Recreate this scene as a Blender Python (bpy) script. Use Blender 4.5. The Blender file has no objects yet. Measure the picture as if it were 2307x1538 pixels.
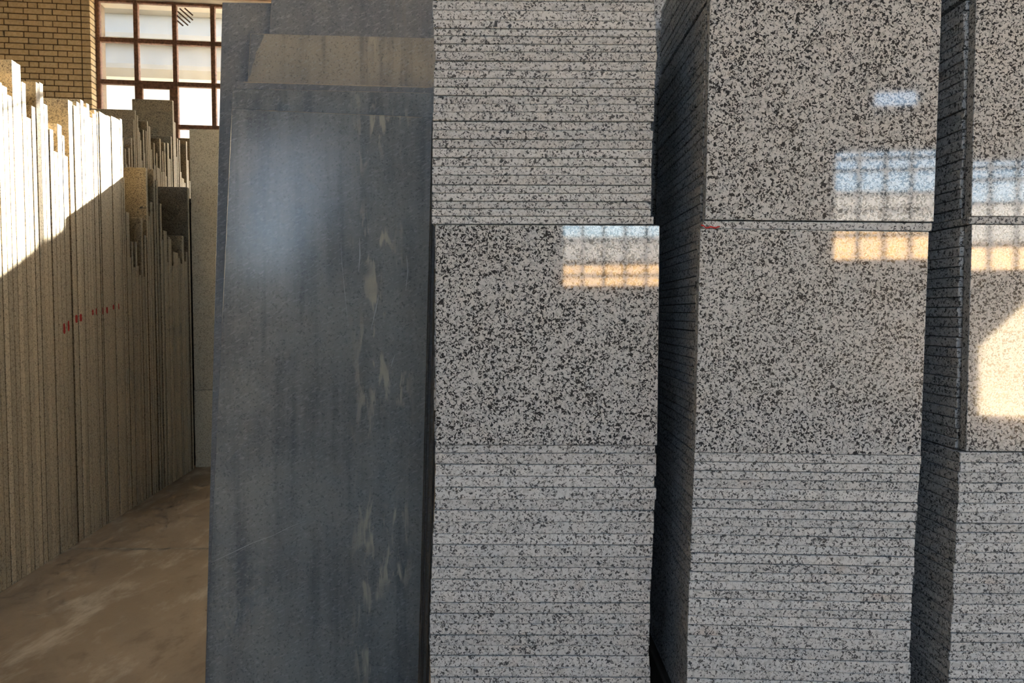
import bpy, bmesh, math, random
from mathutils import Vector, Matrix

random.seed(11)
SC = bpy.context.scene
C = SC.collection
PI = math.pi

# ------------------------------------------------------------------ camera
F_PX, CX, CY = 1500.0, 1153.5, 769.0
CAM_H = 1.04
PITCH = math.atan(61.0 / F_PX)                 # looks slightly down
cam_d = bpy.data.cameras.new('camera')
cam_d.sensor_fit = 'HORIZONTAL'
cam_d.sensor_width = 36.0
cam_d.lens = F_PX / 2307.0 * 36.0
cam_d.clip_start = 0.02
cam = bpy.data.objects.new('camera', cam_d)
C.objects.link(cam)
cam.location = (0, 0, CAM_H)
cam.rotation_euler = (PI / 2 - PITCH, 0, 0)
SC.camera = cam

# the hall is turned a little against the tile stacks: u runs along its end walls, v along its length
TH = math.radians(6.5)
UA = Vector((math.cos(TH), math.sin(TH), 0))
VA = Vector((-math.sin(TH), math.cos(TH), 0))
def W(u, v, z=0.0):
    return UA * u + VA * v + Vector((0, 0, z))

# ------------------------------------------------------------------ sky, sun, exposure
SUN_TRAVEL = (UA * -0.5 + VA * -1.0 + Vector((0, 0, -0.52))).normalized()
sun_to = -SUN_TRAVEL
world = bpy.data.worlds.new('sky'); SC.world = world
world.use_nodes = True
wn = world.node_tree.nodes; wl = world.node_tree.links
bg = wn['Background']
sky = wn.new('ShaderNodeTexSky'); sky.sky_type = 'NISHITA'; sky.sun_disc = False
sky.sun_elevation = math.asin(sun_to.z)
sky.sun_rotation = math.atan2(sun_to.x, sun_to.y)
sky.altitude = 900; sky.air_density = 1.0; sky.dust_density = 2.5; sky.ozone_density = 1.0
hs = wn.new('ShaderNodeHueSaturation'); hs.inputs['Saturation'].default_value = 0.78
wl.new(sky.outputs[0], hs.inputs['Color']); wl.new(hs.outputs[0], bg.inputs[0])
bg.inputs[1].default_value = 1.0
sun_d = bpy.data.lights.new('sun', 'SUN'); sun_d.energy = 60.0; sun_d.angle = math.radians(0.6)
sun_d.color = (1.0, 0.90, 0.76)
sun = bpy.data.objects.new('sun', sun_d); C.objects.link(sun)
sun.rotation_euler = SUN_TRAVEL.to_track_quat('-Z', 'Y').to_euler()
sun.location = (6, 12, 12)

vs = SC.view_settings
vs.view_transform = 'Standard'; vs.look = 'None'; vs.gamma = 1.0; vs.use_curve_mapping = False
vs.exposure = 1.15
SC.cycles.max_bounces = 4
SC.cycles.diffuse_bounces = 3
SC.cycles.glossy_bounces = 2
SC.cycles.transparent_max_bounces = 8
SC.cycles.adaptive_threshold = 0.06
SC.cycles.adaptive_min_samples = 12
SC.cycles.use_light_tree = False
SC.cycles.sample_clamp_indirect = 6.0

# ------------------------------------------------------------------ helpers
FW = Vector((0, math.cos(PITCH), -math.sin(PITCH)))
UPV = Vector((0, math.sin(PITCH), math.cos(PITCH)))
CAMP = Vector((0, 0, CAM_H))
def ray(px, py):
    return FW + Vector((1, 0, 0)) * ((px - CX) / F_PX) + UPV * ((CY - py) / F_PX)
def hit(px, py, p0, n):
    d = ray(px, py)
    return CAMP + d * ((Vector(p0) - CAMP).dot(n) / d.dot(n))
def onY(px, py, Y):
    return hit(px, py, (0, Y, 0), Vector((0, 1, 0)))
def uv(p):
    return p.dot(UA), p.dot(VA)
def onU(px, py, u):                              # meets the vertical plane u = const of the hall
    p = hit(px, py, W(u, 0), UA); return p.dot(VA), p.z
def onV(px, py, v):
    p = hit(px, py, W(0, v), VA); return p.dot(UA), p.z

ONES = ['', 'first', 'second', 'third', 'fourth', 'fifth', 'sixth', 'seventh', 'eighth', 'ninth', 'tenth', 'eleventh',
        'twelfth', 'thirteenth', 'fourteenth', 'fifteenth', 'sixteenth', 'seventeenth', 'eighteenth', 'nineteenth']
TENS = {20: 'twent', 30: 'thirt', 40: 'fort', 50: 'fift', 60: 'sixt', 70: 'sevent', 80: 'eight'}
def nth(n):
    if n < 20: return ONES[n]
    t, o = n // 10 * 10, n % 10
    return TENS[t] + 'ieth' if o == 0 else TENS[t] + 'y-' + ONES[o]

def tag(o, label=None, cat=None, group=None, kind=None):
    if label: o['label'] = label
    if cat: o['category'] = cat
    if group: o['group'] = group
    if kind: o['kind'] = kind
    return o

def link(name, bm, mats, parent=None, loc=None, rot=None, smooth=False):
    me = bpy.data.meshes.new(name)
    bm.normal_update()
    bm.to_mesh(me); bm.free()
    for m in (mats if isinstance(mats, (list, tuple)) else [mats]): me.materials.append(m)
    o = bpy.data.objects.new(name, me); C.objects.link(o)
    if smooth:
        for p in me.polygons: p.use_smooth = True
    if rot is not None: o.rotation_euler = rot
    if loc is not None: o.location = loc
    if parent is not None: o.parent = parent
    return o

def empty(name, loc=(0, 0, 0), rz=0.0):
    o = bpy.data.objects.new(name, None); C.objects.link(o)
    o.location = loc; o.rotation_euler = (0, 0, rz); o.empty_display_size = 0.1
    return o

def add_box(bm, lo, hi, mi=0):
    vsx = [bm.verts.new((x, y, z)) for x in (lo[0], hi[0]) for y in (lo[1], hi[1]) for z in (lo[2], hi[2])]
    out = []
    for f in ((0, 1, 3, 2), (4, 6, 7, 5), (0, 4, 5, 1), (2, 3, 7, 6), (0, 2, 6, 4), (1, 5, 7, 3)):
        fc = bm.faces.new([vsx[i] for i in f]); fc.material_index = mi; out.append(fc)
    return vsx, out

def bevel_box(lo, hi, b=0.001, jit=0.0):
    bm = bmesh.new()
    v, _ = add_box(bm, lo, hi)
    if jit:
        for q in v: q.co += Vector((random.uniform(-jit, jit), random.uniform(-jit, jit), random.uniform(-jit, jit)))
    if b: bmesh.ops.bevel(bm, geom=list(bm.edges), offset=b, segments=1, affect='EDGES', profile=0.5)
    bmesh.ops.recalc_face_normals(bm, faces=list(bm.faces))
    return bm

# ------------------------------------------------------------------ materials
def srgb(r, g, b):
    f = lambda c: c / 12.92 if c <= 0.04045 else ((c + 0.055) / 1.055) ** 2.4
    return (f(r / 255), f(g / 255), f(b / 255), 1.0)

class NT:
    def __init__(s, name):
        s.m = bpy.data.materials.new(name); s.m.use_nodes = True
        s.t = s.m.node_tree; s.n = s.t.nodes; s.l = s.t.links
        s.b = s.n['Principled BSDF']
    def new(s, t, **kw):
        n = s.n.new(t)
        for k, v in kw.items(): setattr(n, k, v)
        return n
    def put(s, sock, v):
        if isinstance(v, bpy.types.NodeSocket): s.l.new(v, sock)
        else: sock.default_value = v
    def math(s, op, a, b=0.0, c=None):
        n = s.new('ShaderNodeMath', operation=op)
        s.put(n.inputs[0], a); s.put(n.inputs[1], b)
        if c is not None: s.put(n.inputs[2], c)
        return n.outputs[0]
    def rng(s, v, a, b, lo=0.0, hi=1.0, smooth=True):
        n = s.new('ShaderNodeMapRange'); n.interpolation_type = 'SMOOTHSTEP' if smooth else 'LINEAR'
        s.put(n.inputs[0], v)
        for i, q in enumerate((a, b, lo, hi)): n.inputs[i + 1].default_value = q
        return n.outputs[0]
    def noise(s, vec, scale, detail=2.0, rough=0.5, dist=0.0):
        n = s.new('ShaderNodeTexNoise'); s.put(n.inputs['Vector'], vec)
        n.inputs['Scale'].default_value = scale; n.inputs['Detail'].default_value = detail
        n.inputs['Roughness'].default_value = rough; n.inputs['Distortion'].default_value = dist
        return n.outputs[0]
    def mix(s, f, a, b, mode='MIX'):
        n = s.new('ShaderNodeMix', data_type='RGBA', blend_type=mode)
        s.put(n.inputs[0], f); s.put(n.inputs[6], a); s.put(n.inputs[7], b)
        return n.outputs[2]
    def scalev(s, vec, xyz):
        n = s.new('ShaderNodeVectorMath', operation='MULTIPLY'); s.put(n.inputs[0], vec); n.inputs[1].default_value = xyz
        return n.outputs[0]
    def obj(s): return s.new('ShaderNodeTexCoord').outputs['Object']
    def wpos(s): return s.new('ShaderNodeNewGeometry').outputs['Position']
    def rand(s): return s.new('ShaderNodeObjectInfo').outputs['Random']
    def own(s, vec, k=37.0):                          # shift a solid texture for each object
        r = s.math('MULTIPLY', s.rand(), k)
        c = s.new('ShaderNodeCombineXYZ')
        for i in range(3): s.l.new(r, c.inputs[i])
        a = s.new('ShaderNodeVectorMath', operation='ADD'); s.put(a.inputs[0], vec); s.l.new(c.outputs[0], a.inputs[1])
        return a.outputs[0]
    def sep(s, vec):
        n = s.new('ShaderNodeSeparateXYZ'); s.put(n.inputs[0], vec); return n.outputs
    def bump(s, h, strength=0.2, dist=0.002):
        n = s.new('ShaderNodeBump'); n.inputs['Strength'].default_value = strength; n.inputs['Distance'].default_value = dist
        s.l.new(h, n.inputs['Height']); s.l.new(n.outputs[0], s.b.inputs['Normal'])
    def done(s, col, rough=0.6, spec=0.5, metal=0.0):
        s.put(s.b.inputs['Base Color'], col); s.put(s.b.inputs['Roughness'], rough)
        s.b.inputs['Specular IOR Level'].default_value = spec; s.b.inputs['Metallic'].default_value = metal
        return s.m

def granite(name, light, mid, dark, cover, rough, scale=1.0, spec=0.5, warm=0.25, dark_k=1.0, tonevar=0.0):
    t = NT(name); p = t.own(t.obj())
    a = t.noise(p, 225 * scale, 2.0, 0.55, 0.9)
    big = t.noise(p, 22 * scale, 1.0, 0.5)
    a = t.math('ADD', a, t.math('MULTIPLY', t.math('SUBTRACT', big, 0.5), 0.10))
    lo = 0.5 + (0.5 - cover) * 0.34
    m = t.rng(a, lo, lo + 0.05)
    gcl = t.noise(p, 150 * scale, 1.0, 0.5, 0.4)
    gm = t.rng(gcl, 0.50, 0.60)
    col = t.mix(t.math('MULTIPLY', gm, 0.75), light, mid)
    fine = t.noise(p, 520 * scale, 2.0, 0.6)
    col = t.mix(t.rng(fine, 0.58, 0.72, 0.0, 0.5), col, mid)
    # rusty / yellowish blooms
    r = t.rng(t.noise(p, 9, 3.0, 0.6), 0.62, 0.78, 0.0, warm)
    col = t.mix(r, col, srgb(176, 138, 100))
    col = t.mix(t.math('MULTIPLY', m, dark_k), col, dark)
    if tonevar:
        rr = t.rng(t.rand(), 0.0, 1.0, 1.0 - tonevar, 1.0 + tonevar * 0.4, False)
        cc = t.new('ShaderNodeCombineColor')
        for i in range(3): t.l.new(rr, cc.inputs[i])
        col = t.mix(1.0, col, cc.outputs[0], 'MULTIPLY')
    return t.done(col, rough, spec)

M = {}
M['polished'] = granite('polished_granite', srgb(196, 197, 197), srgb(160, 161, 161), srgb(54, 54, 55), 0.46, 0.04, 1.0, 0.65, 0.10)
M['sawn'] = granite('sawn_granite', srgb(203, 204, 204), srgb(172, 173, 173), srgb(42, 42, 43), 0.37, 0.7, 1.0, 0.3, 0.30, 0.9, 0.12)
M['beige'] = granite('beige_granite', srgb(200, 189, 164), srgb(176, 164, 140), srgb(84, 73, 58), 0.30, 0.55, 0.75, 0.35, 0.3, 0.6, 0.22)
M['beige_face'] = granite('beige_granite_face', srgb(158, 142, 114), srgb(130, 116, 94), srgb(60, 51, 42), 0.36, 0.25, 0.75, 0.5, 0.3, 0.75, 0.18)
M['beige_dark'] = granite('grey_brown_granite', srgb(128, 116, 98), srgb(100, 90, 76), srgb(48, 42, 36), 0.42, 0.12, 0.8, 0.5, 0.2, 0.8)
M['dark_polished'] = granite('dark_polished_granite', srgb(66, 68, 62), srgb(50, 53, 49), srgb(25, 27, 25), 0.45, 0.07, 0.8, 0.5, 0.05)

def slate(name, base, lite, dust, dust_k, rough, seed):
    t = NT(name); o = t.own(t.obj(), seed)
    g = t.noise(o, 170, 2.0, 0.6)
    vert = t.noise(t.scalev(o, (1, 1, 0.06)), 24, 3.0, 0.6)
    cloud = t.noise(o, 4.5, 3.0, 0.6)
    col = t.mix(t.rng(cloud, 0.3, 0.72), base, lite)
    col = t.mix(t.rng(vert, 0.42, 0.7, 0.0, 0.7), col, lite)
    col = t.mix(t.rng(vert, 0.48, 0.3, 0.0, 0.5), col, srgb(92, 97, 102))
    n = t.new('ShaderNodeVectorRotate'); n.inputs['Angle'].default_value = 0.5; n.inputs['Axis'].default_value = (0, 1, 0); t.l.new(o, n.inputs[0])
    diag = t.noise(t.scalev(n.outputs[0], (0.4, 1, 1.2)), 150, 2.5, 0.65, 0.5)
    col = t.mix(t.rng(diag, 0.50, 0.72, 0.0, 0.5), col, srgb(164, 167, 167))
    col = t.mix(t.rng(g, 0.55, 0.70, 0.0, 0.45), col, srgb(62, 67, 73))
    sm = t.noise(t.scalev(o, (1, 1, 0.2)), 40, 3.0, 0.62, 0.5)
    x = t.sep(t.obj())[0]
    band = t.math('MULTIPLY', t.rng(x, 0.08, 0.16), t.rng(x, 0.27, 0.22))
    wide = t.noise(o, 6.0, 2.0, 0.5)
    k = t.math('MULTIPLY', t.math('MULTIPLY', t.rng(sm, 0.50, 0.62), band), t.rng(wide, 0.40, 0.56, 0.0, dust_k))
    col = t.mix(k, col, dust)
    t.bump(diag, 0.10, 0.0008)
    return t.done(col, t.rng(cloud, 0.3, 0.7, rough * 0.9, rough * 1.15), 0.34)
M['slate'] = slate('blue_grey_stone', srgb(110, 114, 115), srgb(138, 141, 140), srgb(178, 174, 160), 1.0, 0.17, 11.0)
M['slate_dust'] = slate('dusty_blue_grey_stone', srgb(134, 131, 123), srgb(156, 150, 138), srgb(172, 163, 146), 0.8, 0.6, 23.0)
M['slate_back'] = slate('honed_blue_grey_stone', srgb(108, 111, 115), srgb(126, 128, 129), srgb(128, 126, 118), 0.3, 0.45, 5.0)

def plain(name, col, rough=0.6, var=0.12, scale=6.0, spec=0.4, metal=0.0):
    t = NT(name); p = t.own(t.obj(), 13.0)
    n = t.noise(p, scale, 5.0, 0.6)
    c2 = tuple(c * (1 - var * 2) for c in col[:3]) + (1,)
    return t.done(t.mix(t.rng(n, 0.3, 0.7), c2, col), rough, spec, metal)

M['plaster'] = plain('wall_plaster', srgb(196, 182, 158), 0.85, 0.12, 2.0)
M['ceiling'] = plain('ceiling_sheet', srgb(150, 146, 138), 0.8, 0.1, 2.0)
M['mortar'] = plain('mortar', srgb(118, 92, 62), 0.95, 0.15, 40)
M['rust'] = plain('rusty_steel', srgb(136, 98, 76), 0.75, 0.28, 40, 0.3)
M['lintel'] = plain('pinkish_lintel', srgb(206, 178, 150), 0.8, 0.1, 20)
M['board'] = plain('pale_cladding', srgb(134, 129, 118), 0.8, 0.06, 3)
M['white_wall'] = plain('white_render', srgb(245, 242, 234), 0.85, 0.02, 2)
M['far_wall'] = plain('warm_far_wall', srgb(214, 176, 128), 0.85, 0.1, 0.8)
M['far_roof'] = plain('grey_far_roof', srgb(120, 118, 118), 0.8, 0.1, 0.8)
M['red'] = plain('red_paint', srgb(186, 44, 40), 0.7, 0.2, 60)
M['scratch'] = plain('scratch', srgb(170, 174, 176), 0.7, 0.1, 60)
M['steel'] = plain('dark_steel', srgb(52, 50, 50), 0.6, 0.2, 10)
M['yard'] = plain('yard_ground', srgb(120, 121, 122), 0.9, 0.1, 0.6)
M['plinth'] = plain('concrete_plinth', srgb(110, 104, 96), 0.9, 0.15, 8)

def brick_mat():
    t = NT('tan_brick'); p = t.own(t.obj(), 51.0)
    n = t.noise(p, 45, 4.0, 0.6)
    c = t.mix(t.rng(n, 0.3, 0.7), srgb(206, 176, 132), srgb(226, 202, 160))
    c = t.mix(t.rng(t.rand(), 0, 1, 0, 0.35, False), c, srgb(192, 160, 116))
    t.bump(n, 0.3, 0.002)
    return t.done(c, 0.9, 0.2)
M['brick'] = brick_mat()

def floor_mat():
    t = NT('stained_concrete'); p = t.wpos()
    big = t.noise(p, 1.6, 5.0, 0.62, 0.4)
    streak = t.noise(t.scalev(p, (1.9, 0.9, 1)), 3.0, 5.0, 0.68, 0.25)
    fine = t.noise(p, 60, 4.0, 0.65)
    c = t.mix(t.rng(big, 0.3, 0.7), srgb(146, 127, 104), srgb(174, 155, 131))
    c = t.mix(t.rng(streak, 0.50, 0.72, 0.0, 0.75), c, srgb(212, 200, 180))
    c = t.mix(t.rng(streak, 0.46, 0.30, 0.0, 0.55), c, srgb(118, 100, 82))
    c = t.mix(t.rng(fine, 0.55, 0.75, 0.0, 0.35), c, srgb(132, 116, 96))
    t.bump(fine, 0.2, 0.002)
    return t.done(c, t.rng(big, 0.3, 0.7, 0.5, 0.8), 0.4)
M['floor'] = floor_mat()
M['chip'] = plain('dark_inclusion', srgb(84, 84, 84), 0.7, 0.1, 60)
M['joint'] = plain('floor_joint_filler', srgb(178, 166, 146), 0.9, 0.25, 30)

def glass_mat(name, haze):
    m = bpy.data.materials.new(name); m.use_nodes = True
    n = m.node_tree.nodes; l = m.node_tree.links
    n.remove(n['Principled BSDF'])
    tr = n.new('ShaderNodeBsdfTransparent'); gl = n.new('ShaderNodeBsdfGlossy'); df = n.new('ShaderNodeBsdfTranslucent')
    tr.inputs[0].default_value = (0.95, 0.96, 0.95, 1); gl.inputs['Roughness'].default_value = 0.03
    df.inputs[0].default_value = (0.9, 0.88, 0.82, 1)
    tc = n.new('ShaderNodeTexCoord'); nz = n.new('ShaderNodeTexNoise'); nz.inputs['Scale'].default_value = 7; nz.inputs['Detail'].default_value = 5
    l.new(tc.outputs['Object'], nz.inputs['Vector'])
    mp = n.new('ShaderNodeMapRange'); l.new(nz.outputs[0], mp.inputs[0])
    mp.inputs[1].default_value = 0.3; mp.inputs[2].default_value = 0.75; mp.inputs[3].default_value = haze * 0.4; mp.inputs[4].default_value = haze
    m1 = n.new('ShaderNodeMixShader'); l.new(mp.outputs[0], m1.inputs[0]); l.new(tr.outputs[0], m1.inputs[1]); l.new(df.outputs[0], m1.inputs[2])
    m2 = n.new('ShaderNodeMixShader'); m2.inputs[0].default_value = 0.05
    l.new(m1.outputs[0], m2.inputs[1]); l.new(gl.outputs[0], m2.inputs[2])
    l.new(m2.outputs[0], n['Material Output'].inputs['Surface'])
    return m
M['pane'] = glass_mat('window_glass', 0.08)

# ------------------------------------------------------------------ the hall
U0, U1, V0, V1, ZC = -6.6, 7.2, -6.0, 7.03, 5.2
def room_box(bm, u0, u1, v0, v1, z0, z1): add_box(bm, (u0, v0, z0), (u1, v1, z1))
def struct(name, bm, mat, label=None):
    bmesh.ops.recalc_face_normals(bm, faces=list(bm.faces))
    o = link(name, bm, mat, rot=(0, 0, TH)); o['kind'] = 'structure'
    if label: o['label'] = label
    return o

bm = bmesh.new(); room_box(bm, U0, U1, V0, V1 + 0.3, -0.2, 0.0)
floor = struct('floor', bm, M['floor'], 'brown stained concrete floor')
bm = bmesh.new(); room_box(bm, U0 - 0.2, U1 + 0.2, V0 - 0.3, V1 + 0.3, ZC, ZC + 0.15)
struct('ceiling', bm, M['ceiling'])
bm = bmesh.new(); room_box(bm, U0 - 0.2, U0, V0, V1 + 0.3, -0.2, ZC); struct('wall_left', bm, M['plaster'])
GATE = (-3.2, -0.8, 0.0, 3.5)                     # loading gate in the right wall: v0, v1, z0, z1
bm = bmesh.new()
room_box(bm, U1, U1 + 0.2, V0 - 0.25, GATE[0], -0.2, ZC); room_box(bm, U1, U1 + 0.2, GATE[1], V1 + 0.3, -0.2, ZC)
room_box(bm, U1, U1 + 0.2, GATE[0], GATE[1], GATE[3], ZC); room_box(bm, U1, U1 + 0.2, GATE[0], GATE[1], -0.2, -0.01)
struct('wall_right', bm, M['plaster'])

def wall_cells(name, v0, v1, holes, mat, u0=U0 - 0.2, u1=U1 + 0.2):
    us = sorted({u0, u1} | {h[0] for h in holes} | {h[1] for h in holes})
    zs = sorted({-0.2, ZC} | {h[2] for h in holes} | {h[3] for h in holes})
    bm = bmesh.new()
    for a, b in zip(us, us[1:]):
        run = None
        for c, d in zip(zs, zs[1:]):
            cu, cz = (a + b) / 2, (c + d) / 2
            solid = not any(h[0] < cu < h[1] and h[2] < cz < h[3] for h in holes)
            if solid: room_box(bm, a, b, v0, v1, c, d)
    bmesh.ops.remove_doubles(bm, verts=list(bm.verts), dist=1e-5)
    # faces shared by two neighbouring cells are inside the wall
    bm.normal_update()
    seen = {}
    for f in list(bm.faces):
        seen.setdefault(tuple(round(c, 4) for c in f.calc_center_median()), []).append(f)
    bmesh.ops.delete(bm, geom=[f for fs in seen.values() if len(fs) > 1 for f in fs], context='FACES')
    return struct(name, bm, mat)

PORTALS = []
def portal(u0, u1, z0, z1, v, inward):
    d = bpy.data.lights.new('daylight_portal', 'AREA'); d.shape = 'RECTANGLE'; d.size = u1 - u0; d.size_y = z1 - z0
    d.cycles.is_portal = True
    o = bpy.data.objects.new('daylight_portal', d); C.objects.link(o)
    o.location = W((u0 + u1) / 2, v, (z0 + z1) / 2)
    o.rotation_euler = (VA * inward).to_track_quat('-Z', 'Y').to_euler()
    return o

# front wall: the window seen at the left, and a high window that lets the sun in (behind the stacks)
CORNER_U = onV(206, 100, V1)[0]
WV = V1 + 0.12
bars_u = [onV(x, 100, WV)[0] for x in (220.5, 306.5, 394, 481)]
du = (bars_u[3] - bars_u[0]) / 3
bars_u = [bars_u[0] + du * i for i in range(6)]
z_top = onV(500, 1, V1)[1]
zb = [onV(350, 95, WV)[1], onV(350, 189, WV)[1], onV(450, 288, WV)[1]]
dz = (zb[0] - zb[2]) / 2
bars_z = [z_top, zb[0], zb[1], zb[2], zb[2] - dz, zb[2] - 2 * dz]
W1 = (CORNER_U, bars_u[-1] + 0.02, bars_z[-1] - 0.02, z_top)
W2 = (-0.05, 1.45, 3.45, 4.75)
wall_cells('wall_front', V1, V1 + 0.3, [(W1[0] - 0.08,) + W1[1:], W2], M['plaster'])

def make_window(name, hole, v, us, zs, bw, bd, mat, label, casement=None):
    root = empty(name, W(0, 0), TH); tag(root, label, None, None, 'structure')
    for i, u in enumerate(us):
        w = bw * (1.35 if i in (0, len(us) - 1) else 1.0)
        link('upright_bar', bevel_box((u - w / 2, v - bd / 2, zs[-1] - bw / 2), (u + w / 2, v + bd / 2, zs[0] + bw / 2), 0.004), mat, root)
    for z in zs:
        bm_ = bmesh.new()
        for a, b in zip(us, us[1:]):
            add_box(bm_, (a + bw / 2, v - bd / 2 + 0.004, z - bw / 2), (b - bw / 2, v + bd / 2 - 0.004, z + bw / 2))
        bmesh.ops.recalc_face_normals(bm_, faces=list(bm_.faces))
        link('cross_bar', bm_, mat, root)
    for i, (a, b) in enumerate(zip(us, us[1:])):
        for j, (zt, zl) in enumerate(zip(zs, zs[1:])):
            bm_ = bmesh.new(); add_box(bm_, (a + bw * .4, v + 0.004, zl + bw * .4), (b - bw * .4, v + 0.008, zt - bw * .4))
            bmesh.ops.recalc_face_normals(bm_, faces=list(bm_.faces))
            link('pane', bm_, M['pane'], root)
            if casement == (i, j):
                bm_ = bmesh.new(); k = bw * .9
                add_box(bm_, (a + bw * .4, v - bd * .6, zl + bw * .4), (a + bw * .4 + k, v - 0.002, zt - bw * .4))
                add_box(bm_, (b - bw * .4 - k, v - bd * .6, zl + bw * .4), (b - bw * .4, v - 0.002, zt - bw * .4))
                add_box(bm_, (a + bw * .4 + k, v - bd * .6, zt - bw * .4 - k), (b - bw * .4 - k, v - 0.002, zt - bw * .4))
                add_box(bm_, (a + bw * .4 + k, v - bd * .6, zl + bw * .4), (b - bw * .4 - k, v - 0.002, zl + bw * .4 + k))
                bmesh.ops.recalc_face_normals(bm_, faces=list(bm_.faces))
                link('casement_frame', bm_, mat, root)
    return root

win1 = make_window('window_1', W1, WV, bars_u, bars_z, 0.042, 0.05, M['rust'],
                   'tall rusty steel-framed window of square panes beside the brick pier', (1, 2))
# striped round print on one pane of the top row
cu, cz = onV(414, 38, WV)
bm = bmesh.new()
R_ = 0.095
for k in range(-2, 3):
    off = k * 0.036
    half = math.sqrt(max(R_ * R_ - off * off, 0)) * (0.95 if k % 2 else 0.85)
    if half < 0.02: continue
    ca, sa = math.cos(-0.72), math.sin(-0.72)
    pts = [(-half, off - .007), (half, off - .007), (half, off + .007), (-half, off + .007)]
    vv = [bm.verts.new((cu + x * ca - y * sa, WV + 0.003, cz + x * sa + y * ca)) for x, y in pts]
    bm.faces.new(vv)
pr = link('striped_print', bm, plain('faded_print', srgb(110, 84, 70), 0.8, 0.1, 30), win1)
pr['label'] = 'faded round striped print on the glass'
# lintel over it
bm = bevel_box((CORNER_U - 0.2, V1 - 0.03, z_top), (W1[1] + 1.6, V1 + 0.0, z_top + 0.16), 0.006)
lt = link('trim_1', bm, M['lintel'], rot=(0, 0, TH)); tag(lt, 'pinkish beam along the top of the window', None, None, 'structure')

win2u = [W2[0] + 0.03 + (W2[1] - W2[0] - 0.06) * i / 3 for i in range(4)]
make_window('window_2', W2, WV, win2u, [W2[3] - .02, (W2[2] + W2[3]) / 2, W2[2] + .02], 0.03, 0.05, M['rust'], 'high steel window in the end wall behind the stacks')

# bricks of the pier left of the window
H_C = 0.0560
def brick_piece(u0, u1, v0, v1, z):
    g = 0.0042
    return link('brick', bevel_box((u0 + g, v0, z + g), (u1 - g, v1 - g if v1 > V1 + 0.05 else v1, z + H_C - g), 0.003, 0.0012), M['brick'], pier)
pier = empty('wall_pier', (0, 0, 0), TH); tag(pier, 'tan brick pier left of the window', None, None, 'structure')
zmin = onV(170, 300, V1)[1]
ncourse = int((z_top + 0.25 - zmin) / H_C)
bm = bmesh.new(); room_box(bm, CORNER_U - 2.4, CORNER_U - 0.006, V1 - 0.004, V1 + 0.296, 0, ZC - 0.01)
bmesh.ops.recalc_face_normals(bm, faces=list(bm.faces))
link('mortar_bed', bm, M['mortar'], pier)
for k in range(ncourse):
    z = zmin + k * H_C
    brick_piece(CORNER_U - 0.086, CORNER_U, V1 - 0.010, V1 + 0.115, z)
    u = CORNER_U - 0.086
    for w in ([0.132, 0.086, 0.176, 0.086, 0.176, 0.176] if k % 2 else [0.082, 0.176, 0.086, 0.176, 0.176, 0.132]):
        brick_piece(u - w, u, V1 - 0.010, V1 - 0.004, z); u -= w

# back wall behind the camera with the windows that the polished tiles mirror
MIR = 2 * 1.2
def behind(px, py, Yt, tilt=0.0):
    """where the view through pixel (px,py), mirrored by an upright tile at Yt, meets the back wall"""
    p = onY(px, py, Yt); d = (p - CAMP).normalized()
    n = Vector((0, -math.cos(tilt), math.sin(tilt)))
    r = d - 2 * d.dot(n) * n
    t = (V0 - p.dot(VA)) / r.dot(VA)
    q = p + r * t
    return q.dot(UA), q.z
TILT_R = 0.0
a0 = behind(1261, 560, 1.2); a1 = behind(1300, 650, 1.2)
b0 = behind(1878, 450, 1.17, TILT_R); b1 = behind(1990, 330, 1.17, TILT_R)
b2 = behind(1990, 590, 1.17)
WA = (a0[0], a0[0] + 1.62, a1[1], b1[1] - 0.35)
WB = (b0[0], b0[0] + 3.0, b2[1], b1[1])
v0_ = behind(1968, 242, 1.17, TILT_R); v1_ = behind(2088, 214, 1.17, TILT_R)
WC = (v0_[0], v1_[0], v0_[1], v1_[1] + 0.12)
WD = (-1.6, 1.5, 3.35, 4.9)
sh = [behind(x, y, 1.72, 0.055) for x, y in ((515, 620), (780, 300), (640, 640), (780, 330))]
WE = (sh[0][0], sh[1][0], sh[0][1], min(sh[1][1], 5.0))
wall_cells('wall_back', V0 - 0.25, V0, [WA, WB, WC, WD, WE], M['plaster'])
def back_window(name, h, nu, zs, label):
    us = [h[0] + 0.02 + (h[1] - h[0] - 0.04) * i / nu for i in range(nu + 1)]
    zz = [h[3] - .02 - (h[3] - h[2] - .04) * f for f in zs]
    return make_window(name, h, V0 - 0.1, us, zz, 0.036, 0.04, M['steel'], label)
def rows_at(h, ys, px, Yt):
    return [0] + [(h[3] - behind(px, y, Yt)[1]) / (h[3] - h[2]) for y in ys] + [1]
back_window('window_3', WA, 6, rows_at(WA, (470, 540, 595, 623), 1350, 1.2), 'steel window behind the camera, middle one')
back_window('window_4', WB, 10, rows_at(WB, (349, 377, 432, 470, 530), 1990, 1.17), 'steel window behind the camera, right one')
back_window('window_5', WC, 1, (0, 1), 'small vent window high behind the camera')
back_window('window_6', WD, 8, (0, .33, .66, 1), 'high window behind the camera')
w7 = back_window('window_7', WE, 1, (0, 1), 'high window behind the camera at the left')
bm = bmesh.new()                                   # added triangular plate, cuts the sheen mirrored in the front slab diagonally
tri = [(sh[2][0], WE[2]), (WE[1], WE[2]), (WE[1], WE[3])]
a_ = [bm.verts.new((u, V0 - 0.06, z)) for u, z in tri]; b_ = [bm.verts.new((u, V0 - 0.05, z)) for u, z in tri]
bm.faces.new(a_); bm.faces.new(b_[::-1])
for i in range(3): bm.faces.new((a_[i], b_[i], b_[(i + 1) % 3], a_[(i + 1) % 3]))
bmesh.ops.recalc_face_normals(bm, faces=list(bm.faces))
link('sheen_cut_plate', bm, M['steel'], w7)
for h in (WA, WB, WC, WD, WE): portal(*h, V0 - 0.3, 1)
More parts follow.
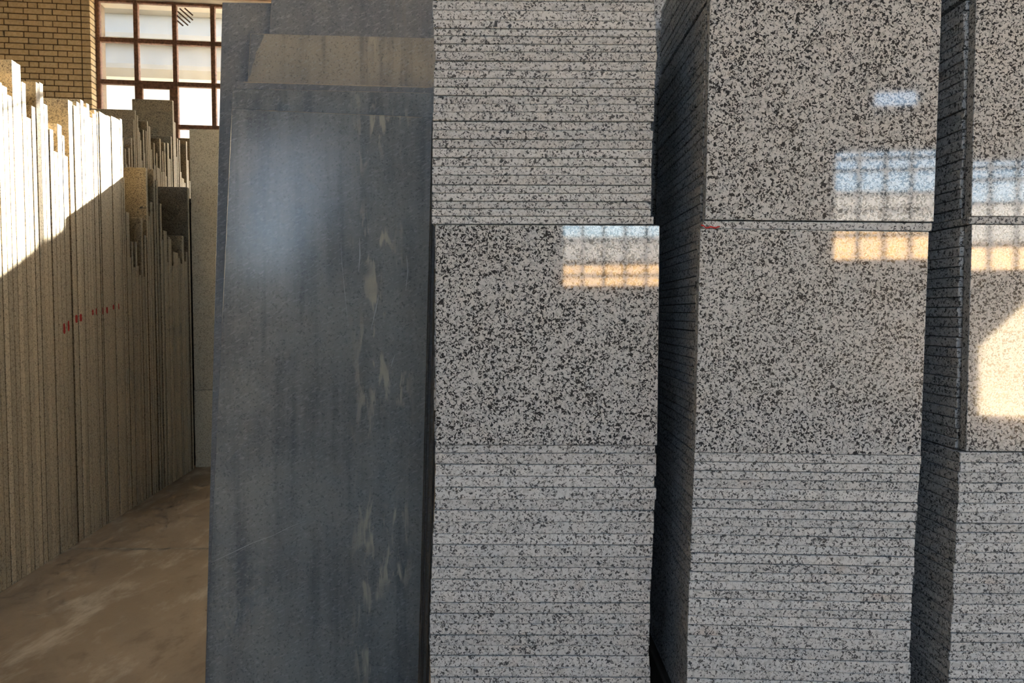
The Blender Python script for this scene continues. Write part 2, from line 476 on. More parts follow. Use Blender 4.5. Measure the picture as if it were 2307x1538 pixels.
pd = portal(GATE[0], GATE[1], GATE[2], GATE[3], 0, 1)
pd.location = W(U1 + 0.25, (GATE[0] + GATE[1]) / 2, GATE[3] / 2); pd.rotation_euler = (-UA).to_track_quat('-Z', 'Y').to_euler()
portal(*W1, V1 + 0.35, -1); portal(*W2, V1 + 0.35, -1)

# outside: yard, neighbour seen through the window, low building behind the camera
bm = bmesh.new(); room_box(bm, -60, 60, V1 + 0.3, 70, -0.3, -0.05); room_box(bm, -60, 60, -70, V0 - 0.0, -0.3, -0.05); room_box(bm, U1 + 0.2, 60, V0, V1 + 0.3, -0.3, -0.05)
struct('ground', bm, M['yard'])
nb = empty('neighbour_building', W(0, 0), TH)
tag(nb, 'pale neighbouring building seen through the window panes', 'building')
bm = bmesh.new(); add_box(bm, (-11, 9.7, 0), (-0.2, 11.5, 7.6)); bmesh.ops.recalc_face_normals(bm, faces=list(bm.faces))
link('wall', bm, M['white_wall'], nb)
zb0 = onV(350, 170, 9.6)[1]
for k in range(9):
    z = zb0 + k * 0.40
    bm = bmesh.new()
    pts = [(9.7, z), (9.44, z + 0.03), (9.44, z + 0.09), (9.62, z + 0.40), (9.7, z + 0.40)]
    lo = [bm.verts.new((-11, a, b)) for a, b in pts]; hi = [bm.verts.new((-0.2, a, b)) for a, b in pts]
    bm.faces.new(lo); bm.faces.new(hi[::-1])
    for i in range(5): bm.faces.new((lo[i], hi[i], hi[(i + 1) % 5], lo[(i + 1) % 5]))
    bmesh.ops.recalc_face_normals(bm, faces=list(bm.faces))
    link('cladding_board', bm, M['board'], nb)
def outside_block(name, label, x0, x1, y0, y1, zw, zr):
    e = empty(name, (0, 0, 0)); tag(e, label, 'building')
    b1 = bmesh.new(); add_box(b1, (x0, y0, 0), (x1, y1, zw)); bmesh.ops.recalc_face_normals(b1, faces=list(b1.faces)); link('wall', b1, M['far_wall'], e)
    b1 = bmesh.new(); add_box(b1, (x0 - .2, y0 - .2, zw), (x1 + .2, y1 + .2, zr)); bmesh.ops.recalc_face_normals(b1, faces=list(b1.faces)); link('roof', b1, M['far_roof'], e)
outside_block('far_building', 'low warm sunlit building across the yard, mirrored in the middle upright tile', -14, 6, -19, -16, 2.5, 3.16)
outside_block('tall_building', 'taller warm building across the yard, mirrored in the right upright tiles', 8, 30, -23, -20, 3.9, 5.1)

# floor joint
j0 = hit(300, 1236, (0, 0, 0), Vector((0, 0, 1)))
bm = bmesh.new()
prev = None
for k in range(41):
    x = -2.9 + k * 0.06; w = random.uniform(0.004, 0.012); y = j0.y + random.uniform(-.003, .003)
    a = bm.verts.new((x, y - w, 0.0012)); b = bm.verts.new((x, y + w, 0.0012))
    if prev: bm.faces.new((prev[0], a, b, prev[1]))
    prev = (a, b)
jt = link('joint', bm, M['joint'], floor); jt.matrix_parent_inverse = floor.matrix_basis.inverted()

# ------------------------------------------------------------------ tile stacks
TILE = 0.40
def flat_tile(Y, corners, label, group, depth=TILE, mats=None, bev=0.0011):
    """corners: (xl, yl_top, xr, yr_top, yl_bot, yr_bot) in photo pixels, on the plane of the stack's front"""
    xl, ylt, xr, yrt, ylb, yrb = corners
    tl, tr, bl, br = onY(xl, ylt, Y), onY(xr, yrt, Y), onY(xl, ylb, Y), onY(xr, yrb, Y)
    mid = (tl + tr + bl + br) / 4
    wv = ((tr - tl) + (br - bl)) / 2
    ang = math.atan2(wv.z, wv.x); w = wv.length
    t = ((tl - bl).z + (tr - br).z) / 2 * math.cos(ang) - 0.0009
    yj = random.uniform(-0.0016, 0.0016)
    bm_ = bevel_box((-w / 2, 0, -t / 2), (w / 2, depth, t / 2), bev, 0.0004)
    o = link('granite_tile', bm_, mats or M['sawn'], loc=(mid.x, Y + yj, mid.z),
             rot=(0, -ang, random.uniform(-.003, .003)))
    return tag(o, label, 'tile', group)

def upright_tile(Y, tl, tr, bl, br, tilt, label, group):
    a, b, c, d = (onY(*q, Y) for q in (tl, tr, bl, br))
    wv = ((b - a) + (d - c)) / 2; hv = ((a - c) + (b - d)) / 2
    ang = math.atan2(wv.z, wv.x); w, h = wv.length, hv.length
    foot = (c + d) / 2
    bm_ = bevel_box((-w / 2, 0, 0), (w / 2, 0.018, h), 0.0009)
    bm_.normal_update()
    for f in bm_.faces: f.material_index = 0 if f.normal.y < -0.9 else 1
    o = link('granite_tile', bm_, [M['polished'], M['sawn']])
    rot = Matrix.Rotation(-ang, 4, 'Y') @ Matrix.Rotation(-tilt, 4, 'X')
    o.matrix_world = Matrix.Translation(foot) @ rot
    o.rotation_mode = 'XYZ'
    return tag(o, label, 'tile', group)

def lerp(a, b, t): return a + (b - a) * t

# --- middle stack
YM = 1.20
G_MU = 'flat tiles of the middle stack above its upright tile'
G_ML = 'flat tiles of the middle stack below its upright tile'
upy = [3, 65, 128, 182, 230, 280, 328, 388, 447, 502, 558, 612, 665, 718, 775, 832, 893, 950, 1010, 1065, 1122, 1185, 1237, 1290, 1338, 1385, 1436]
upl = [97, 97, 103, 107, 107, 107, 117, 110, 107, 105, 105, 104, 103, 100, 98, 98, 98, 97, 95, 95, 95, 95, 95, 95, 93, 93]
upr = [1522, 1522, 1530, 1533, 1533, 1532, 1540, 1534, 1530, 1525, 1525, 1522, 1522, 1517, 1500, 1512, 1508, 1508, 1505, 1503, 1503, 1503, 1503, 1500, 1500, 1518]
s6 = 1709 / 600.0
upy = [y / s6 for y in upy]; upl = [940 + x / s6 for x in upl]; upr = [940 + x / s6 for x in upr]
n_up = len(upl)
slope_m = lambda y: lerp(3.4, 0.9, max(0, min(1, y / 500)))
for i in range(n_up):
    k = n_up - i
    flat_tile(YM, (upl[i], upy[i], upr[i], upy[i] + slope_m(upy[i]), upy[i + 1], upy[i + 1] + slope_m(upy[i + 1])),
              f'grey speckled granite tile, {nth(k)} flat one above the middle stack\'s upright tile', G_MU)
third = [o for o in C.objects if o.get('label', '').startswith('grey speckled granite tile, twenty-fourth flat one above')][0]
q0, q1 = onY(1113, 48, YM), onY(1120, 62, YM)
bpy.context.view_layer.update()
inv = third.matrix_world.inverted()
bm = bmesh.new()
bm.faces.new([bm.verts.new(inv @ Vector((x, YM - 0.0022, z))) for x, z in ((q0.x, q1.z), (q1.x, q1.z), (q1.x + .0006, q0.z), (q0.x + .0014, q0.z))])
link('dark_inclusion', bm, M['chip'], third)['label'] = 'small dark grey patch in the stone'
for e in range(3):                                  # the stack goes on a little above the picture
    y1, y0 = 1 - e * 20.4, 1 - (e + 1) * 20.4
    flat_tile(YM, (975, y0, 1474, y0 + 3.4, y1, y1 + 3.4),
              f'grey granite tile, {nth(n_up + 1 + e)} flat one above the middle stack\'s upright tile', G_MU)
upright_tile(YM - 0.004, (982, 506.5), (1484, 507.5), (981, 1001.5), (1482, 1003), 0.0,
             'polished speckled granite tile standing upright in the middle stack, window mirrored at its top right', 'upright polished granite tiles')
lwy = [136, 183, 250, 320, 385, 455, 520, 588, 657, 722, 793, 858, 927, 995, 1065, 1128, 1188, 1255, 1315, 1376, 1442, 1503, 1566]
lwl = [105, 103, 107, 103, 105, 100, 98, 95, 90, 90, 85, 83, 80, 78, 75, 73, 73, 70, 73, 75, 78, 78]
lwr = [1402, 1408, 1408, 1397, 1408, 1400, 1395, 1395, 1390, 1386, 1385, 1380, 1377, 1373, 1372, 1372, 1370, 1368, 1365, 1368, 1373, 1373]
s7 = 1726 / 660.0
lwy = [950 + y / s7 for y in lwy]; lwl = [940 + x / s7 for x in lwl]; lwr = [940 + x / s7 for x in lwr]
for e in range(3):
    lwy.append(lwy[-1] + 25); lwl.append(lwl[-1]); lwr.append(lwr[-1])
for i in range(len(lwl)):
    flat_tile(YM, (lwl[i], lwy[i] + 0.2, lwr[i], lwy[i] + 1.3, lwy[i + 1] + 0.2, lwy[i + 1] + 1.3),
              f'grey speckled granite tile, {nth(i + 1)} flat one below the middle stack\'s upright tile', G_ML)
nb_ = 20
for i in range(nb_):                                # the flat tiles behind the upright one
    a = lerp(506.5, 1002, i / nb_); b = lerp(506.5, 1002, (i + 1) / nb_)
    xj = random.uniform(-1.5, 1.5)
    flat_tile(YM + 0.016, (979 + xj, lerp(a, 720, .013), 1474 + xj, lerp(a, 720, .013) + .8, lerp(b, 720, .013), lerp(b, 720, .013) + .8),
              f'granite tile lying hidden behind the middle upright tile, {nth(i + 1)} from its top', 'flat tiles behind the middle upright tile', TILE - 0.016)
PL_MID = onY(1200, lwy[-1], YM).z - 0.001

# --- right stack
YR = 1.17
s2 = 1936 / 740.0
ry = [200, 258, 308, 357, 408, 477, 528, 582, 633, 688, 742, 795, 852, 908, 963, 1017, 1068, 1122, 1172, 1226, 1286, 1356, 1418, 1490, 1545]
ly = [180, 230, 285, 337, 393, 455, 512, 568, 615, 663, 718, 775, 830, 878, 932, 985, 1040, 1090, 1140, 1195, 1260, 1325, 1385, 1455, 1510]
lx = [325, 325, 322, 320, 318, 315, 312, 310, 308, 307, 303, 303, 300, 297, 292, 292, 290, 290, 288, 285, 285, 283, 283, 280]
rx = [1662, 1660, 1652, 1648, 1643, 1643, 1635, 1630, 1630, 1625, 1625, 1622, 1620, 1615, 1612, 1608, 1607, 1605, 1603, 1602, 1600, 1595, 1600, 1600]
for i_ in range(len(ry)):                           # steady slope of the joints
    m_ = (ry[i_] + ly[i_]) / 2; d_ = lerp(18, 33, i_ / (len(ry) - 1)) / 2
    ry[i_], ly[i_] = m_ + d_, m_ - d_
ry = [950 + y / s2 for y in ry]; ly = [950 + y / s2 for y in ly]; lx = [1440 + x / s2 for x in lx]; rx = [1440 + x / s2 for x in rx]
for e in range(4):
    ry.append(ry[-1] + 21); ly.append(ly[-1] + 21); lx.append(lx[-1] - .6); rx.append(rx[-1] - .8)
G_RL = 'flat tiles of the right stack below its upright tiles'
for i in range(len(lx)):
    flat_tile(YR, (lx[i], ly[i], rx[i], ry[i], ly[i + 1], ry[i + 1]),
              f'grey speckled granite tile, {nth(i + 1)} flat one below the right stack\'s lower upright tile', G_RL)
upright_tile(YR - 0.002, (1581.5, 515.5), (2097, 521.5), (1566, 1018.5), (2074, 1025.5), TILT_R,
             'lower polished granite tile standing upright in the right stack, faint warm reflection at top right', 'upright polished granite tiles')
flat_tile(YR, (1584, 496, 2100, 502, 515, 521), 'single flat granite tile between the two upright tiles of the right stack', None)
upright_tile(YR - 0.003, (1602.5, -18), (2123, -14), (1588.5, 493), (2104.5, 500), TILT_R,
             'upper polished granite tile standing upright in the right stack, blue window mirrored at lower right', 'upright polished granite tiles')
def behind_right(n, y0, y1, xa, xb, word, grp):
    for i in range(n):
        a = lerp(y0, y1, i / n); b = lerp(y0, y1, (i + 1) / n)
        x = lerp(xa, xb, (i + .5) / n) + random.uniform(-1.3, 1.3)
        q = lambda y: 712 + (y - 712) * 0.978
        flat_tile(YR + 0.0265, (1153 + (x - 1153) * .978, q(a), 1153 + (x + 507 - 1153) * .978, q(a) + 6, q(b), q(b) + 6),
                  f'granite tile behind the right stack\'s {word} upright tile, dark side edge {nth(i + 1)} from top', grp, TILE - 0.0265)
behind_right(24, 515.5, 1018, 1580, 1567, 'lower', 'flat tiles behind the right stack\'s lower upright tile')
behind_right(23, -8, 495.5, 1601, 1587, 'upper', 'flat tiles behind the right stack\'s upper upright tile')
for e in range(9):                                  # the next layer, above the picture
    y1, y0 = -20 - e * 22, -20 - (e + 1) * 22
    flat_tile(YR, (1604 + e * .5, y0, 2118 + e * .5, y0 + 5, y1, y1 + 5),
              f'granite tile on top of the right stack, {nth(e + 1)} above its upper upright tile', 'flat tiles on top of the right stack')
PL_R = onY(1800, max(ry[-1], ly[-1]), YR).z - 0.002
# red strip caught in the joint
p = onY(1578, 510, YR)
bm = bmesh.new(); prev = None
for k in range(9):
    x = k * 0.0042; z = 0.0012 * math.sin(k * 1.9) + (0.0035 if k < 2 else 0) * (2 - k) / 2
    a = bm.verts.new((x, random.uniform(-.0006, .0006), z)); b = bm.verts.new((x, 0, z - (0.0028 if k < 8 else 0.0004)))
    c = bm.verts.new((x, 0.0012, z - 0.001))
    if prev:
        for i in range(3): bm.faces.new((prev[i], (a, b, c)[i], (a, b, c)[(i + 1) % 3], prev[(i + 1) % 3]))
    prev = (a, b, c)
bmesh.ops.recalc_face_normals(bm, faces=list(bm.faces))
tag(link('plastic_strip', bm, M['red'], loc=(p.x, YR - 0.004, p.z - 0.0005)), 'scrap of red plastic strip caught at the left corner between upright tiles', 'strip')

# --- third stack, cut by the right edge of the photograph
YT = 1.17
x3 = lambda y: 2174.5 - max(0, y - 1000) * 0.051 + (8 if y < 1000 else 0) - (max(0, y - 500) * 0.02 if y < 1000 else 10)
G_T = 'tiles of the third stack at the right edge'
ys = [1018.0]
while ys[-1] < 1640: ys.append(ys[-1] + random.uniform(19.5, 25))
for i in range(len(ys) - 1):
    xl = x3(ys[i] + 12) + random.uniform(-1.2, 1.2)
    flat_tile(YT, (xl, ys[i], xl + 512, ys[i] + 3, ys[i + 1], ys[i + 1] + 3),
              f'granite tile, {nth(i + 1)} flat one below the third stack\'s upright tile at right edge', G_T)
upright_tile(YT - 0.002, (2185, 505), (2698, 507), (2175, 1016), (2687, 1018), 0.01,
             'lower upright granite tile of the third stack, cut by the right edge', 'upright polished granite tiles')
upright_tile(YT - 0.002, (2196, -22), (2709, -20), (2186, 487), (2699, 489), 0.01,
             'upper upright granite tile of the third stack at the top right edge', 'upright polished granite tiles')
flat_tile(YT, (2184, 487.5, 2697, 489.5, 504.5, 506.5), 'single flat granite tile between upright tiles of the third stack', G_T)
def behind_third(n, y0, y1, xa, xb, word):
    for i in range(n):
        a = lerp(y0, y1, i / n); b = lerp(y0, y1, (i + 1) / n)
        x = lerp(xa, xb, (i + .5) / n) + random.uniform(-2.2, 2.2)
        q = lambda y: 712 + (y - 712) * 0.980
        flat_tile(YT + 0.021, (1153 + (x - 1153) * .980, q(a), 1153 + (x + 508 - 1153) * .980, q(a) + 2, q(b), q(b) + 2),
                  f'granite tile behind the third stack\'s {word} upright tile, shaded left edge {nth(i + 1)} from top', 'flat tiles behind the third stack\'s upright tiles', TILE - 0.021)
behind_third(22, 505, 1017, 2184, 2174, 'lower')
behind_third(22, -14, 487, 2195, 2185, 'upper')
for e in range(9):
    y1, y0 = -24 - e * 22, -24 - (e + 1) * 22
    flat_tile(YT, (2197 + e * .5, y0, 2710 + e * .5, y0 + 2, y1, y1 + 2),
              f'granite tile on top of the third stack, {nth(e + 1)} above its upper upright tile', 'flat tiles on top of the third stack')
PL_T = onY(2300, ys[-1] + 3, YT).z - 0.002

# tall slabs added right behind the stacks to block sun through the gaps
for u, (xa, xb, top, lab) in enumerate(((0.20, 0.72, 2.35, 'added tall granite slab blocking sun behind the gap between middle and right stacks'),
                                        (0.74, 1.60, 2.45, 'added tall granite slab blocking sun behind the gap right of the right stack'))):
    o = link('granite_slab', bevel_box((xa, 1.625 + u * .002, 0), (xb, 1.65, top), 0.0015), M['sawn'])
    tag(o, lab, 'slab', 'added tall slabs behind the tile stacks')
# added blocks out of view that keep gate light off the left row
for k, (xa, xb, top) in enumerate(((1.33, 2.35, 2.0), (2.45, 3.6, 1.9))):
    o = link('added_shade_block', bevel_box((xa, 1.20, 0), (xb, 1.64, top), 0.01, 0.004), M['sawn'])
    tag(o, ('added light-blocking granite block right of the third stack, outside the picture', 'farthest right added light-blocking granite block, outside the picture')[k], 'block')
# low concrete plinths that carry the stacks (below the picture)
for nm, xa, xb, Y, top in (('middle', 965, 1475, YM, PL_MID), ('right', 1535, 2060, YR, PL_R), ('third', 2135, 2660, YT, PL_T)):
    a = onY(xa, 1538, Y).x; b = onY(xb, 1538, Y).x
    o = link('stack_plinth', bevel_box((a, Y + 0.002, 0), (b, Y + TILE, top), 0.004), M['plinth'])
    tag(o, f'concrete plinth under the {nm} stack of granite tiles', 'plinth', 'plinths under the tile stacks')

# ------------------------------------------------------------------ blue-grey slabs leaning behind the middle stack
LEAN = 0.055
def blue_slab(Yf, lean, tl, tr, bl, br, mat, label, thick=0.022):
    """face plane passes through Y=Yf at floor level and leans back; corners in photo pixels (bottom ones below the frame)"""
    n = Vector((0, -math.cos(lean), math.sin(lean)))
    P = [hit(*q, (0, Yf, 0), n) for q in (tl, tr, bl, br)]
    # run the two long edges down to the floor
    ax = Vector((1, 0, 0)); up = n.cross(ax); up = -up if up.z < 0 else up
    def down(a, b):
        d = b - a; return a + d * (a.z / (a.z - b.z))
    P[2], P[3] = down(P[0], P[2]), down(P[1], P[3])
    # local axes: origin at the middle of the foot
    org = (P[2] + P[3]) / 2
    loc = [((q - org).dot(ax), (q - org).dot(up)) for q in P]
    bm_ = bmesh.new()
    fr = [bm_.verts.new((x, 0, z)) for x, z in (loc[2], loc[3], loc[1], loc[0])]
    bk = [bm_.verts.new((x, thick, z + (0.0 if i > 1 else thick * math.tan(lean)))) for i, (x, z) in enumerate((loc[2], loc[3], loc[1], loc[0]))]
    bm_.faces.new(fr); bm_.faces.new(bk[::-1])
    for i in range(4): bm_.faces.new((fr[i], bk[i], bk[(i + 1) % 4], fr[(i + 1) % 4]))
    bmesh.ops.bevel(bm_, geom=list(bm_.edges), offset=0.0012, segments=1, affect='EDGES', profile=0.5)
    bmesh.ops.recalc_face_normals(bm_, faces=list(bm_.faces))
    o = link('stone_slab', bm_, mat)
    o.rotation_euler = (-lean, 0, 0); o.location = org
    tag(o, label, 'slab', 'blue-grey slabs leaning behind the middle stack')
    return o, org, ax, up, n

YB = 1.66
front, org, ax, up, nn = blue_slab(YB, LEAN, (522.5, 244), (974, 264), (462, 1538), (942, 1538), M['slate'],
    'big scratched blue-grey stone slab leaning in front of the other dark slabs')
s5 = blue_slab(YB + 0.026, LEAN, (524, 199), (980, 209), (464, 1538), (946, 1538), M['slate'],
    'blue-grey slab directly behind the front one, narrow strip showing above it')
s4 = blue_slab(YB + 0.052, LEAN, (531, 183), (990, 196), (467, 1538), (950, 1538), M['slate_back'],
    'blue-grey slab with dusty top edge, third counted from the front')
s3 = blue_slab(YB + 0.082, LEAN, (564, 75), (1000, 86), (478, 1538), (960, 1538), M['slate_dust'],
    'dusty beige-grey topped slab rising behind the scratched front slabs')
blue_slab(YB + 0.112, LEAN, (616, -70), (1010, -60), (500, 1538), (965, 1538), M['slate_back'],
    'tallest grey slab reaching out of the picture at the top')
blue_slab(YB + 0.142, LEAN, (500.5, 5), (940, 12), (462, 1538), (960, 1538), M['slate_back'],
    'rearmost dark slab showing as a strip along the left beside the window')

# scratches on the front slab
def scratch(pts, w=0.0007, slab=None, mat='scratch', name='scratch', ragged=True):
    sl, org_, nn_ = slab or (front, org, nn)
    P = [hit(x, y, org_, nn_) for x, y in pts]
    bm_ = bmesh.new(); prev = None
    for i, q in enumerate(P):
        d = (P[min(i + 1, len(P) - 1)] - P[max(i - 1, 0)]).normalized()
        k = (0.3 if i in (0, len(P) - 1) else random.uniform(.6, 1.2)) if ragged else 1.0
        s_ = d.cross(nn_).normalized() * w * k
        b_ = q + nn_ * 0.0002
        a, b = bm_.verts.new(b_ + s_), bm_.verts.new(b_ - s_)
        if prev: bm_.faces.new((prev[0], a, b, prev[1]))
        prev = (a, b)
    bmesh.ops.recalc_face_normals(bm_, faces=list(bm_.faces))
    o = link(name, bm_, M[mat], sl)
    o.matrix_parent_inverse = sl.matrix_basis.inverted()
    return o
scratch([(475, 1267), (520, 1246), (570, 1222), (615, 1206), (650, 1188), (690, 1172)])
scratch([(512, 1140), (527, 1142), (545, 1150)], 0.0005)
scratch([(768, 548), (771, 600), (777, 660), (785, 738)], 0.0006)
scratch([(810, 536), (811, 575), (808, 612)], 0.0016)
scratch([(836, 742), (846, 700), (853, 665)], 0.0014)
scratch([(916, 575), (919, 610), (914, 655)], 0.0014)
scratch([(880, 830), (884, 815), (890, 798)], 0.0010)
scratch([(922, 1232), (936, 1238), (950, 1247)], 0.0006)
scratch([(655, 1335), (672, 1325), (684, 1318)], 0.0004)

M['dust_highlight'] = plain('dust_highlight', srgb(176, 164, 148), 0.9, 0.15, 60)  # pale edge strips: dust, with the bevel highlight painted in
lin = lambda x0, y0, x1, y1, n: [(lerp(x0, x1, i / n), lerp(y0, y1, i / n)) for i in range(n + 1)]
d1 = scratch(lin(548, 185, 974, 197, 24), 0.0016, (s4[0], s4[1], s4[4]), 'dust_highlight', 'dust_highlight_edge'); d1['label'] = 'pale dust and painted highlight along the top edge'
scratch(lin(600, 201.5, 974, 210, 16), 0.0005, (s5[0], s5[1], s5[4]), 'dust_highlight', 'dust_highlight_edge')
scratch(lin(577, 248, 953, 265, 20), 0.0006, None, 'dust_highlight', 'dust_highlight_edge')
# corner of the dusty slab that stayed clean
P_ = [hit(x, y, s3[1], s3[4]) + s3[4] * 0.0002 for x, y in ((565.5, 76.5), (596, 77.5), (590, 92), (585, 104), (577, 118), (574, 134), (568, 150), (565, 168), (559.5, 178))]
bm = bmesh.new(); bm.faces.new([bm.verts.new(p) for p in P_]); bmesh.ops.recalc_face_normals(bm, faces=list(bm.faces))
cc = link('clean_corner', bm, M['slate_back'], s3[0]); cc.matrix_parent_inverse = s3[0].matrix_basis.inverted(); cc['label'] = 'dust-free dark corner'

# ------------------------------------------------------------------ rows of thin slabs standing on edge at the left
ZS = 400 / 1230.0
def zx(x): return 120 + x * ZS
def zy(y): return 200 + y * ZS
rootR = math.degrees(TH)

def edge_slab(v0, v1, uR, ztop, width, mat, label, group, name='granite_slab', jit=0.0025, lean=0.0):
    g = min(0.0012, (v1 - v0) * 0.06)
    vm = (v0 + v1) / 2; t = max(v1 - v0 - 2 * g, 0.004)
    bm_ = bevel_box((-width, -t / 2, 0), (0, t / 2, ztop), min(0.0015, t * .2), 0.0005)
    bm_.normal_update()
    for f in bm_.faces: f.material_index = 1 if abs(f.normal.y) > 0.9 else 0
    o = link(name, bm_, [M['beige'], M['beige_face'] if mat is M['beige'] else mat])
    o.location = W(uR + random.uniform(-jit, jit), vm, 0)
    o.rotation_euler = (0, 0, TH)
    return tag(o, label, 'slab', group)

U_L = -1.625
row1 = [(28, 60, 250), (60, 77, 325), (77, 106, 465), (107, 140, 85), (140, 165, 120), (165, 190, 95), (190, 213, 80), (213, 232, 130),
        (232, 253, 105), (253, 270, 200), (272, 290, 175), (290, 304, 150), (306, 316, 165), (316, 345, 165), (345, 375, 180), (375, 400, 190),
        (400, 425, 195), (425, 450, 205), (450, 465, 214), (466, 481, 211), (484, 494, 615), (495, 506, 1190), (507, 530, 855), (530, 541, 1165), (541, 553, 1060),
        (553, 568, 1235), (568, 580, 1060), (580, 593, 1225), (593, 606, 1290), (607, 620, 895), (620, 633, 1300), (633, 643, 1015),
        (644, 656, 550), (656, 665, 910), (665, 675, 880), (675, 690, 785), (690, 697, 935), (697, 708, 560), (708, 714, 1035), (714, 728, 635),
        (728, 740, 1235), (740, 752, 795), (752, 765, 1045), (765, 787, 985), (787, 797, 1200), (797, 808, 1025), (808, 820, 1040), (820, 832, 1225),
        (832, 845, 1130), (845, 865, 1135), (865, 880, 1170), (880, 894, 1210), (895, 908, 1020), (908, 920, 1195), (920, 931, 1130), (932, 943, 685)]
G1 = 'thin granite slabs on edge in the front row at the left'
slabs1 = []
v_first = None
for i, (a, b, top) in enumerate(row1):
    ty = zy(top)
    va, _ = onU(zx(a), min(ty + 30, 560), U_L); vb, _ = onU(zx(b), min(ty + 30, 560), U_L)
    if v_first is None: v_first = va
    _, zt = onU(zx((a + b) / 2), ty, U_L)
    wd = 0.8
    mat = M['beige_dark'] if top == 685 else M['beige']
    what = ('sunlit pale' if i < 20 else 'beige') if top != 685 else 'dark polished'
    lab = f'{what} granite slab on edge, {nth(i + 1)} in the left front row from the picture edge'
    slabs1.append((edge_slab(va, vb, U_L, zt, wd, mat, lab, G1), va, vb))
v = v_first
near_tops = [1.72, 1.80, 1.95, 2.02, 1.98, 1.9, 1.84, 1.96, 2.05, 2.0, 1.9, 1.88, 1.93, 2.01, 1.97, 1.9, 1.86, 1.95, 2.0, 1.94, 1.9, 1.97]
for k, zt in enumerate(near_tops):
    edge_slab(v - 0.03, v - 0.0005, U_L, zt + random.uniform(-.03, .03), 0.8, M['beige'],
              f'pale granite slab on edge, {nth(k + 1)} one nearer than the low first slab', 'near slabs of the left row')
    v -= 0.0305

# red paint marks on the edges
def paint(px0, px1, py0, py1):
    for (o, va, vb) in slabs1:
        pm, _ = onU((px0 + px1) / 2, (py0 + py1) / 2, U_L)
        if va <= pm <= vb:
            a, z1 = onU(px0, py0, U_L); b, _ = onU(px1, py0, U_L); _, z0 = onU(px0, py1, U_L)
            a = max(a, va + 0.002); b = min(b, vb - 0.002)
            if b - a < 0.004: b = a + 0.004
            bm_ = bmesh.new(); prev = None; off = o.matrix_basis.translation.dot(UA)
            vm = (va + vb) / 2
            N = 7
            for k in range(N + 1):
                z = lerp(z0, z1, k / N); s = 0.35 if k in (0, N) else random.uniform(.75, 1.0)
                m_ = (a + b) / 2 - vm + random.uniform(-.001, .001); hw = (b - a) / 2 * s
                p_, q_ = bm_.verts.new((0.0008, m_ - hw, z)), bm_.verts.new((0.0008, m_ + hw, z))
                if prev: bm_.faces.new((prev[0], prev[1], q_, p_))
                prev = (p_, q_)
            mk = link('paint_mark', bm_, M['red'], o); mk['label'] = 'red sprayed paint mark'
            return
for q in ((131, 140, 774, 796), (141, 147, 728, 752), (148, 155, 722, 746), (170, 176, 709, 727), (177, 184, 707, 724), (204, 211, 697, 710),
          (215, 221, 694, 709), (227, 233, 692, 708), (237, 243, 691, 706), (254, 258, 686, 697), (265, 270, 683, 697)):
    paint(*q)

# second, farther row
U_2 = -2.25
row2 = [(483, 490, 340), (497, 505, 415), (508, 518, 525), (522, 532, 410), (538, 547, 340), (556, 566, 215), (567, 577, 150), (577, 587, 185),
        (587, 597, 270), (597, 605, 300), (605, 613, 355), (613, 622, 495), (622, 632, 285), (632, 640, 445), (640, 648, 290), (649, 658, 225),
        (658, 672, 260), (672, 678, 560), (678, 686, 420), (686, 698, 555), (698, 705, 375), (705, 714, 530), (714, 722, 445), (722, 738, 548),
        (738, 747, 345), (747, 755, 575), (755, 763, 430), (763, 770, 575), (770, 779, 375), (779, 790, 605), (790, 803, 375), (803, 814, 485),
        (815, 824, 330), (824, 833, 83), (833, 848, 230), (848, 858, 470), (858, 866, 345), (866, 872, 650), (872, 880, 355), (880, 890, 575),
        (890, 905, 620), (906, 917, 650), (918, 926, 365), (926, 932, 560), (932, 940, 495), (945, 956, 640), (957, 963, 345), (968, 975, 535), (975, 988, 530), (988, 1000, 570)]
G2 = 'thin granite slabs on edge in the far row at the left'
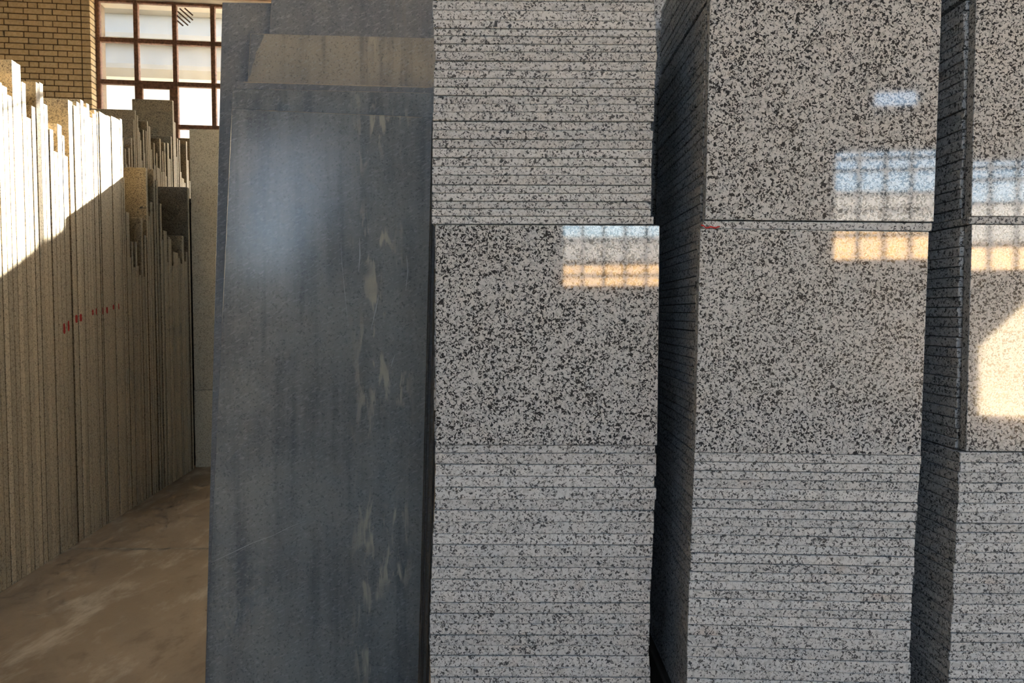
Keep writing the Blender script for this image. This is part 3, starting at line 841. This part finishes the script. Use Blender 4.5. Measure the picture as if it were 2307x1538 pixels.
for i, (a, b, top) in enumerate(row2):
    ty = zy(top)
    va, _ = onU(zx(a), ty + 10, U_2); vb, _ = onU(zx(b), ty + 10, U_2)
    _, zt = onU(zx((a + b) / 2), ty, U_2)
    wd = 0.45
    if top == 83: wd = abs(onV(zx(548), ty, (va + vb) / 2)[0] - U_2)
    if top == 345 and a > 950: wd = 0.19
    if top == 225: wd = 0.32
    extra = {83: 'tall wide', 150: 'wide', 225: 'medium'}.get(top, 'narrow')
    edge_slab(va, vb, U_2, zt, wd, M['beige'], f'{extra} beige granite slab on edge, {nth(i + 1)} in the far row below the window', G2)

# dark polished tiles stacked at the far end of the front row
vd = slabs1[-1][2] + 0.10
ua, _ = onV(424, 500, vd); ub, _ = onV(449, 500, vd)
yd = [447, 483, 507, 527, 568, 612, 660, 712, 770, 830, 900]
zprev = None
for i, (a, b) in enumerate(zip(yd, yd[1:] + [None])):
    z1 = onV(435, a, vd)[1]; z0 = onV(435, b, vd)[1] if b else 0.0
    o = link('dark_tile', bevel_box((ua, vd, z0 + .0004), (ub, vd + 0.5, z1), 0.0015), M['dark_polished'], rot=(0, 0, TH))
    tag(o, f'dark green-grey polished stone block, {nth(i + 1)} from top of the pile beside the beige slab', 'block', 'dark blocks at the end of the row')

# tall beige slab at the end of the aisle, on a shorter piece
vg = onU(440, 1052, U_L)[0] - 0.03
fl = hit(440, 1052, (0, 0, 0), Vector((0, 0, 1)))
vg = fl.dot(VA)
ug0 = fl.dot(UA)
zj = onV(465, 878, vg)[1]; zg = onV(470, 291, vg)[1]
o = link('granite_slab', bevel_box((ug0, vg, 0), (ug0 + 0.8, vg + 0.03, zj - 0.001), 0.002), M['beige'], rot=(0, 0, TH))
tag(o, 'short lower granite piece carrying the tall beige slab at the aisle end', 'slab')
bm = bevel_box((ug0 + 0.002, vg + 0.002, zj), (ug0 + 0.8, vg + 0.03, zg), 0.002)
o = link('granite_slab', bm, M['beige'], rot=(0, 0, TH))
tag(o, 'tall beige granite slab standing at the aisle end left of the blue slabs', 'slab')
